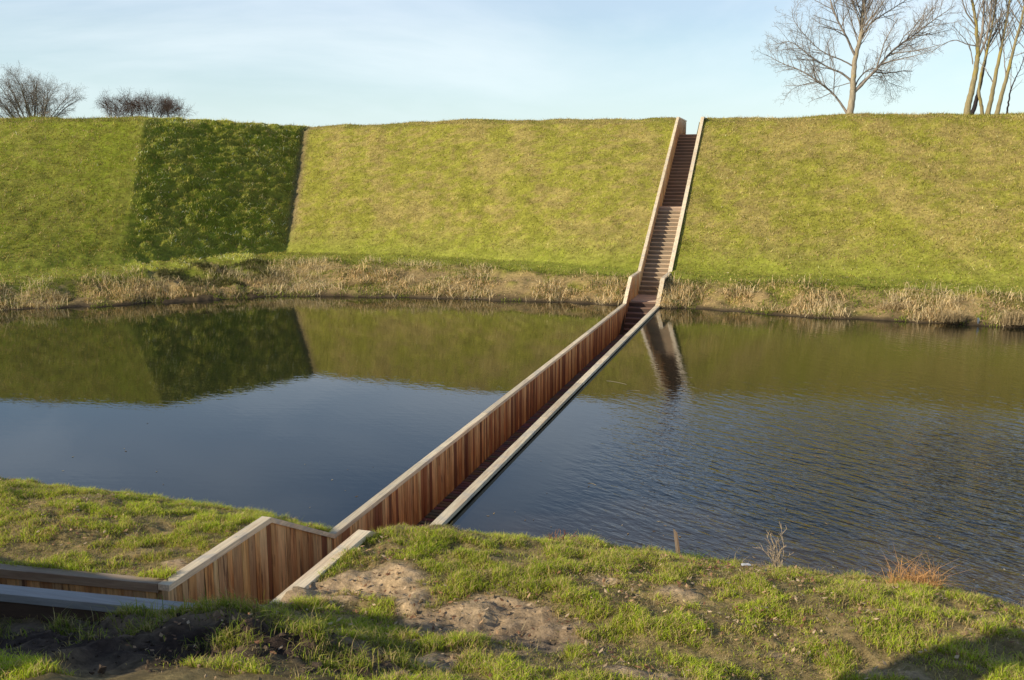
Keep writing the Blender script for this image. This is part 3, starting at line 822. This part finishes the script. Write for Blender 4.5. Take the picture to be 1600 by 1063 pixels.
PXM = 28.4
def tree(name, base, limbs, label, seed, trunkmat, twigmat, maxlevel=3, spacing=(.42, .26, .16), ratio=.42, spread=(.5, 1.05), up=.12, group=None, minlen=.18, px=PXM/1.0, depthamp=.8):
    """limbs: list of (control points as (right, up) metres from the base, r0, r1, is_trunk)"""
    rnd = random.Random(seed); t = empty(name, base, label, 'tree', group)
    tr = Tubes(); cr = Tubes()
    for pts, r0, r1, istrunk in limbs:
        n = len(pts); yo = rnd.uniform(-1, 1)*depthamp
        P = [(x, 0 if istrunk else yo*(i/(n-1))**1.2*1.6 + 0, z) for i, (x, z) in enumerate(pts)]
        q = bez(P, 6); m = len(q); q = [v+Vector((rnd.gauss(0, .008), rnd.gauss(0, .008), 0))*(1+r0) for v in q]
        if not istrunk: r0 *= .70
        rr = [r0+(r1-r0)*(k/(m-1))**.8 for k in range(m)]
        if istrunk and len(pts) > 2:
            for k in range(3): rr[k] *= (1.35, 1.15, 1.05)[k]
        (tr if istrunk else cr).add(q, rr, 9 if istrunk else 6)
        grow(cr, rnd, q, rr, 0, maxlevel, spacing, ratio, spread, up, .42 if istrunk else .22, minlen)
    obj('trunk', tr.mesh('trunk'), trunkmat, t); obj('crown', cr.mesh('crown'), twigmat, t)
    return t
# crop coordinates of the photograph study turned into metres (28.4 px per metre at that depth)
def cc(lst, bx, by, s=3.81*27.6): return [((x-bx)/s, (by-y)/s) for x, y in lst]
bx, by = 568, 690
def C_(*l): return cc(l, bx, by)
main_limbs = [
 (C_((568,700),(572,640),(580,560),(577,470),(583,370),(604,260),(603,160),(612,40),(610,-80),(630,-190)), .21, .03, True),
 (C_((560,670),(530,620),(480,556),(400,490),(310,432),(220,395),(130,345)), .10, .012, False),
 (C_((578,560),(640,492),(700,425),(770,338),(870,262),(960,190),(1060,120)), .135, .012, False),
 (C_((574,500),(520,455),(440,420),(340,360),(240,290),(160,300)), .09, .010, False),
 (C_((580,420),(510,385),(420,350),(340,290),(250,190),(230,110)), .06, .008, False),
 (C_((582,370),(540,290),(480,190),(440,100),(400,10),(350,-90)), .10, .012, False),
 (C_((604,280),(650,200),(720,150),(800,100),(880,50),(940,0)), .07, .010, False),
 (C_((603,240),(570,150),(520,70),(490,-20),(480,-110)), .05, .010, False),
 (C_((608,150),(650,60),(700,-20),(730,-110)), .05, .010, False),
 (C_((575,560),(620,470),(690,425),(750,440),(800,490),(890,515)), .06, .008, False),
 (C_((590,540),(650,480),(730,460),(800,500),(850,590)), .045, .006, False),
 (C_((775,335),(850,300),(920,330),(985,350)), .04, .006, False),
 (C_((870,262),(960,255),(1060,235),(1090,230)), .035, .006, False),
 (C_((470,550),(420,575),(370,590),(330,610)), .035, .006, False),
 (C_((400,492),(320,510),(240,540),(190,600)), .035, .006, False),
 (C_((572,500),(500,520),(430,540),(350,530)), .035, .006, False),
]
zc = 7.72
def crest(px, back=1.5):
    m = (px-800)/1450/ math.cos(R(10.3)) * 1.0
    # ray azimuth at the crest height: x/y
    m = (px-800)/(1450*math.cos(R(10.3)) + (531.5-180)*math.sin(R(10.3)))
    s = (9.34-m*49.9)/(m*-.32-.945); y = 49.9-.32*s+back; return (m*y, y)
x, y = crest(1327, 1.6)
tree('bare_tree', (x, y, zc-.05), main_limbs, 'lone spreading bare tree with yellow lichen on the trunk, standing on the rampart crest', 11, M['bark'], M['twig'], spacing=(.17, .13, .10), ratio=.44)

def pxm(l, b): return cc(l, b[0], b[1])
def grp(b, limbs, label, seed, back, tm, wm, **kw):
    px = 1180+b[0]/3.81
    x, y = crest(px, back)
    L = [(pxm(p, b), r0, r1, t) for p, r0, r1, t in limbs]
    return tree('bare_tree', (x, y, zc-.08), L, label, seed, tm, wm, **kw)
G = 'bare trees at the right end of the rampart crest'
kw = dict(group=G, spacing=(.24, .17, .13), ratio=.33, up=.22, spread=(.35, .8))
grp((1257, 680), [
 ([(1257,690),(1265,600),(1282,490),(1288,400),(1286,340),(1268,230),(1240,120),(1200,20),(1180,-90)], .17, .03, True),
 ([(1287,360),(1300,240),(1290,120),(1280,0),(1290,-120)], .11, .02, False),
 ([(1288,400),(1320,300),(1330,180),(1320,60),(1325,-80)], .09, .02, False),
 ([(1275,330),(1230,320),(1170,300),(1100,330),(1040,380)], .045, .008, False),
 ([(1270,240),(1200,160),(1160,80),(1110,0)], .06, .01, False),
 ([(1270,420),(1235,340),(1180,290),(1110,240)], .04, .008, False)],
 'thick bare tree with a kinked pale trunk, leftmost of the right hand trees', 21, 1.0, M['bark_olive'], M['twig'], **kw)
grp((1280, 680), [
 ([(1278,690),(1295,630),(1312,550),(1325,450),(1340,330),(1352,230),(1365,90),(1380,-60)], .13, .03, True),
 ([(1345,300),(1390,220),(1440,130),(1480,60)], .06, .01, False)],
 'dark leaning trunk directly behind the kinked pale trunk', 22, 3.2, M['bark_dark'], M['twig'], **kw)
grp((1358, 675), [
 ([(1358,690),(1345,620),(1325,540),(1330,440),(1350,330),(1365,180),(1370,40),(1375,-80)], .10, .02, True),
 ([(1350,330),(1390,240),(1430,140),(1470,40)], .045, .01, False)],
 'slim bare tree bending left at its foot, sharing a base with a straight trunk', 23, 2.2, M['bark_olive'], M['twig'], **kw)
grp((1378, 675), [
 ([(1378,690),(1392,590),(1405,480),(1420,340),(1435,200),(1445,60),(1450,-80)], .13, .03, True),
 ([(1395,500),(1365,430),(1340,380)], .04, .01, False),
 ([(1425,300),(1390,210),(1365,120),(1340,20)], .05, .01, False)],
 'straight olive-barked tree, right of the slim bent tree', 24, 1.6, M['bark_olive'], M['twig'], **kw)
grp((1435, 675), [
 ([(1433,690),(1450,590),(1470,480),(1490,360),(1515,220),(1535,80),(1545,-80)], .12, .03, True),
 ([(1468,480),(1450,400),(1440,320),(1455,220)], .04, .01, False),
 ([(1500,300),(1540,200),(1570,110),(1600,40)], .05, .01, False)],
 'mossy bare tree leaning right in the middle of the right hand trees', 25, 1.3, M['bark_olive'], M['twig'], **kw)
grp((1494, 675), [
 ([(1494,690),(1500,600),(1505,540),(1525,480),(1545,430),(1560,360)], .05, .015, True),
 ([(1505,550),(1508,470),(1515,400),(1530,330)], .025, .008, False)],
 'thin dark sapling forking low near the right edge', 26, 2.0, M['bark_dark'], M['twig'], group=G, spacing=(.3, .2, .2), ratio=.3)
grp((1680, 675), [
 ([(1680,690),(1660,560),(1630,420),(1590,260),(1560,120),(1540,-40)], .11, .03, True),
 ([(1650,500),(1600,455),(1550,430),(1510,395)], .05, .008, False),
 ([(1610,340),(1560,360),(1500,380)], .04, .008, False)],
 'bare tree mostly outside the right edge with branches reaching in', 27, 2.4, M['bark_dark'], M['twig'], group=G, spacing=(.5, .34, .24), ratio=.34, up=.2)

# rounded distant trees behind the crest on the left
def bushy(name, x, y, z, w, h, stems, label, seed, tm, wm, cat='tree', r=.12, group=None, base=.12, spacing=(.18, .15, .14)):
    rnd = random.Random(seed); limbs = []
    for i in range(stems):
        a = (i+.5)/stems*2-1; a += rnd.uniform(-.12, .12); b = rnd.uniform(.72, 1.0)
        th = a*1.28
        tx = math.sin(th)*w/2*b; tz = h*(.50+.5*math.cos(th))*(.55+.45*b)*rnd.uniform(.94, 1.03)
        bx_ = a*base*w
        tz = max(tz, h*.42)
        limbs.append(([(bx_, 0), (bx_+(tx-bx_)*.35, tz*.36), (bx_+(tx-bx_)*.72, tz*.75), (tx, tz)], r*rnd.uniform(.5, 1), .010, i == stems//2))
    o = tree(name, (x, y, z), limbs, label, seed, tm, wm, spacing=spacing, ratio=.40, up=.06, group=group, depthamp=2.0, minlen=.3, spread=(.4, 1.0))
    o['category'] = cat; return o
bushy('bare_tree', -36.3, 72.0, 8.0, 6.9, 4.0, 26, 'rounded bare tree behind the crest at the far left', 31, M['bark_dark'], M['twig'], r=.10)
bushy('bare_tree', -42.2, 71.0, 8.1, 6.4, 3.9, 20, 'bare tree cut off by the left edge of the view', 32, M['bark_dark'], M['twig'], r=.10)
bushy('bare_shrub', -26.2, 68.0, 8.35, 5.9, 1.8, 60, 'low domed brown shrub showing over the crest left of the dark facet', 33, M['twig_brown'], M['twig_brown'], 'shrub', r=.03, base=.42, spacing=(.16, .14, .14))

# tree whose trunk throws the long shadow over the lower right corner, left behind the camera
x0, y0 = -4.07, 3.5
v0_, u0_ = L2(x0, y0)
zt = float(hnear(v0_, u0_))
tree('bare_tree', (x0, y0, zt-.1), [
 ([(0, 0), (.02, 2), (-.03, 4), (.03, 7), (0, 10.5), (.1, 13)], .35, .22, True),
 ([(0, 8.5), (.8, 9.8), (1.8, 11)], .1, .03, False), ([(0, 9), (-.9, 10.4), (-1.6, 12)], .1, .03, False)],
 'tall bare tree beside the photographer, outside the view', 41, M['bark_dark'], M['twig'], maxlevel=2, spacing=(.8, .5, .4))

# ------------------------------------------------------------------ small things on the banks
def local(v, u, z): x, y = W2(v, u); return (x, y, z)
# leaning stake
mb = MB()
for dx, w, top, c in ((-.014, .016, .50, (.40, .29, .20)), (.012, .015, .47, (.34, .22, .14)), (.030, .008, .40, (.28, .18, .12))):
    mb.hexa([(dx-w, -.018, -.2), (dx+w*.8, -.022, -.2), (dx+w, .02, -.2), (dx-w*.9, .016, -.2), (dx-w*.8-.10, -.014, top), (dx+w*.7-.10, -.012, top-.02), (dx+w*.8-.10, .014, top-.03), (dx-w*.7-.10, .012, top-.01)], c)
o = obj('wooden_stake', mb.mesh('stake'), M['plank'], label='short split wooden stake leaning at the water edge of the near bank', cat='stake')
o.location = local(4.9, .45, -.02)

def twiggy(name, loc, stems, h, label, c, seed, spread=.5, cat='plant', r=.006, lev=2):
    rnd = random.Random(seed); tb = Tubes()
    for i in range(stems):
        a = rnd.uniform(0, 6.28); l = h*rnd.uniform(.55, 1.05); s = rnd.uniform(.1, spread)
        p = Vector((rnd.uniform(-.07, .07), rnd.uniform(-.07, .07), -.05)); d = Vector((math.cos(a)*s, math.sin(a)*s, 1)).normalized(); q = [p]
        for k in range(6):
            d = (d+Vector((rnd.gauss(0, .13), rnd.gauss(0, .13), .03))).normalized(); q.append(q[-1]+d*l/6)
        rr = [r*(1-.75*k/6) for k in range(7)]; tb.add(q, rr, 5)
        grow(tb, rnd, q, rr, 0, lev, (l*.16, l*.15), .36, (.4, .9), .1, .35, .05)
    m = plain(name+'_stems', c, .8)
    o = obj(name, tb.mesh(name), m, label=label, cat=cat); o.location = loc; return o
twiggy('dead_weed', local(6.11, .02, .12), 9, .74, 'tall leafless pale weed with curling stems at the near waterline', (.50, .38, .25), 51, .42, r=.0065)
twiggy('dead_weed', local(7.14, .22, .05), 2, .38, 'single thin dead stem between the pale weed and the rusty grass', (.35, .26, .16), 52, .3, r=.005)
twiggy('dead_weed', local(3.31, .05, .15), 10, .34, 'reddish broken weed stalks on the near bank edge right of the walkway', (.30, .15, .09), 53, .9, r=.006)
twiggy('dock_stalk', local(3.40, .12, .15), 1, .50, 'single upright rusty seed stalk above the broken weeds', (.24, .09, .05), 54, .15, r=.010, lev=1)
tussock(*local(7.61, -.05, .1)[:2], .56, 'rusty orange clump of dry grass at the near waterline', z=.14, n=420, rad=.30, c=(.75, .42, .18), wd=(.005, .011), name='dry_grass_clump', group=None, cat='grass', lean=.35)
tussock(*local(3.45, -.05, .1)[:2], .16, 'straw clump around the broken weed stalks', z=.24, n=260, rad=.25, c=(.48, .34, .20), wd=(.004, .008), name='dry_grass_clump', group=None, cat='grass', lean=.8)
tussock(*local(5.5, .42, .1)[:2], .28, 'flattened pale grass fan hanging over the water right of the stake', z=.02, n=110, rad=.3, c=(.34, .26, .16), wd=(.004, .008), name='dry_grass_clump', group=None, cat='grass', lean=1.3)
tussock(*local(8.9, .25, 0)[:2], .2, 'pale dry grass wisps at the right end of the near waterline', z=.0, n=60, rad=.3, c=(.4, .32, .2), wd=(.004, .008), name='dry_grass_clump', group=None, cat='grass', lean=.7)
tussock(*local(4.92, .34, 0)[:2], .22, 'bright green grass tuft around the foot of the stake', z=.02, n=420, rad=.26, c=(.15, .24, .03), wd=(.006, .012), name='grass_tuft', group=None, cat='grass', lean=.45)
for v_, u_, h_, n_, c_, l_ in ((5.75, .25, .24, 160, (.50, .38, .24), 'bleached grass wisps left of the pale weed'), (6.55, .18, .26, 170, (.45, .33, .20), 'straw wisps just right of the pale weed'),
      (7.0, .05, .2, 150, (.5, .40, .22), 'low pale straw between the pale weed and the rusty grass'), (8.2, .1, .26, 120, (.52, .33, .18), 'thin reddish wisps right of the rusty grass'),
      (4.0, .30, .16, 160, (.52, .42, .24), 'straw coloured fringe of grass left of the stake')):
    tussock(*local(v_, u_, 0)[:2], h_, l_, z=.05, n=n_, rad=.24, c=c_, wd=(.004, .008), name='dry_grass_clump', group=None, cat='grass', lean=.8)
def rag(name, loc, s, label, cat, seed):
    n = 7; r_ = np.random.default_rng(seed); V = []; F = []
    for i in range(n):
        for j in range(n):
            a, b = i/(n-1)-.5, j/(n-1)-.5; k = 1-.35*(abs(a)+abs(b))*r_.uniform(.3, 1)
            V.append((a*s*k*1.7, b*s*k, r_.uniform(0, .22)*s*(1-abs(a)*1.3)+.01))
    for i in range(n-1):
        for j in range(n-1): F.append([i*n+j, (i+1)*n+j, (i+1)*n+j+1, i*n+j+1])
    o = obj(name, np_mesh(name, V, F, None, True), plain(name+'_plastic', (.75, .74, .72), .5), label=label, cat=cat); o.location = loc; return o
zl = float(hnear(5.74, -.86))
rag('plastic_scrap', local(5.74, -.86, zl+.06), .075, 'crumpled white plastic scrap lying in the near grass', 'litter', 3)
o = rag('plastic_bottle_scrap', local(12.22, 22.95, .05), .16, 'small white litter caught upright at the far waterline', 'litter', 5); o.rotation_euler = (R(70), R(75), .3)
def floating(v, u, L, ang, label):
    tb = Tubes(); q = [(math.cos(ang)*L*(k/6-.5), math.sin(ang)*L*(k/6-.5)+.05*math.sin(k/6*3.14), 0) for k in range(7)]
    tb.add(q, [.004]*7, 4); o = obj('floating_reed', tb.mesh('reed'), plain('reed_stem', (.34, .29, .2)), label=label, cat='reed', group='reeds floating right of the walkway')
    o.location = local(v, u, WATER+.004)
floating(2.14, 10.95, .6, 2.4, 'curved pale reed floating beside the middle of the walkway')
floating(2.68, 10.2, .3, -.1, 'short pale reed floating just right of the curved one')
floating(3.1, 3.4, .16, -.6, 'tiny pale stem floating off the near bank')

def debris(n):
    v = np.concatenate([rng.uniform(1.7, 11, n), rng.uniform(-12, -.2, n//3)]); q = np.concatenate([rng.gamma(1.2, 1.3, n)+.1, rng.gamma(1.2, 1.5, n//3)+.1])
    u = q+np.interp(v, SH_V, SH_U); m = len(v); a = rng.uniform(0, 6.28, m); s_ = rng.uniform(.008, .026, m)[:, None]
    P = np.stack([v, u, np.full(m, WATER+.004)], 1); t1 = np.stack([np.cos(a), np.sin(a), a*0], 1)*s_*1.5; t2 = np.stack([-np.sin(a), np.cos(a), a*0], 1)*s_*.6
    V = np.stack([P-t1, P-t2, P+t1+np.array([0, 0, .006]), P+t2], 1).reshape(-1, 3)
    c = np.array([[.40, .28, .15], [.5, .42, .28], [.2, .13, .07]])[rng.integers(0, 3, m)]
    obj('floating_leaves', np_mesh('floating_leaves', V, np.arange(m*4).reshape(m, 4), np.repeat(c, 4, 0)), M['leaf'], label='small leaf fragments floating on the water near the bank', cat='leaves', kind='stuff', frame=True)
debris(70)

# ------------------------------------------------------------------ light, sky, camera
ts = Vector((-1.224, -.605, .60)).normalized()
EL = math.asin(ts.z); AZ = math.atan2(ts.x, ts.y)
sun = bpy.data.lights.new('sun', 'SUN'); sun.energy = 5.0; sun.angle = R(.5); sun.color = (1, .90, .70)
so = bpy.data.objects.new('sun', sun); COL.objects.link(so); so.rotation_euler = ts.to_track_quat('Z', 'Y').to_euler(); so.location = (-30, -20, 30)
w = bpy.data.worlds.new('World'); S.world = w; w.use_nodes = True
nt = w.node_tree; bg = nt.nodes['Background']
sky = add(nt, 'ShaderNodeTexSky', sky_type='NISHITA'); sky.sun_disc = False; sky.sun_elevation = EL; sky.sun_rotation = AZ
sky.air_density = 1.0; sky.dust_density = .6; sky.ozone_density = 1.6
tc = add(nt, 'ShaderNodeTexCoord'); mp = add(nt, 'ShaderNodeMapping'); mp.inputs['Scale'].default_value = (1.1, 1.1, 4.2)
nt.links.new(tc.outputs['Generated'], mp.inputs['Vector'])
n1 = noise(nt, mp.outputs[0], 1.6, 7, .55, .5)
cl = ramp(nt, n1, [(.50, (0, 0, 0)), (.74, (.6, .6, .6))])
col = mix(nt, sky.outputs[0], (7.2, 7.6, 7.9), cl)
sp = add(nt, 'ShaderNodeSeparateXYZ'); nt.links.new(tc.outputs['Generated'], sp.inputs[0])
hz = ramp(nt, sp.outputs[2], [(0, (.80,)*3), (.06, (.55,)*3), (.12, (.30,)*3), (.22, (.12,)*3), (.34, (0,)*3)])
col = mix(nt, col, (5.2, 6.5, 6.9), hz)
col = mix(nt, col, ramp(nt, sp.outputs[2], [(.14, (1, 1, 1)), (.42, (.74, .90, 1.12)), (.62, (.36, .42, .54))]), mode='MULTIPLY')  # sky overhead darkened to weaken the ambient fill
n2 = noise(nt, mp.outputs[0], .95, 4, .5, .3)
hi = ramp(nt, sp.outputs[2], [(.13, (0, 0, 0)), (.22, (1, 1, 1)), (.42, (.7, .7, .7)), (.55, (0, 0, 0))])
soft = mix(nt, ramp(nt, n2, [(.38, (0, 0, 0)), (.60, (.80, .80, .80))]), hi, mode='MULTIPLY')
col = mix(nt, col, (4.9, 5.7, 6.7), soft)
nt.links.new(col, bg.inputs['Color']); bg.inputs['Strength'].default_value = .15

cam = bpy.data.cameras.new('camera'); co = bpy.data.objects.new('camera', cam); COL.objects.link(co)
cam.sensor_width = 36; cam.lens = 36*1450/1600; cam.clip_end = 2000; cam.clip_start = .1
co.location = (0, 0, 5.0); co.rotation_euler = (R(90)-math.atan(263.5/1450), 0, 0)
S.camera = co
S.view_settings.view_transform = 'Standard'; S.view_settings.look = 'None'; S.view_settings.exposure = 0; S.view_settings.gamma = 1
S.render.engine = 'CYCLES'
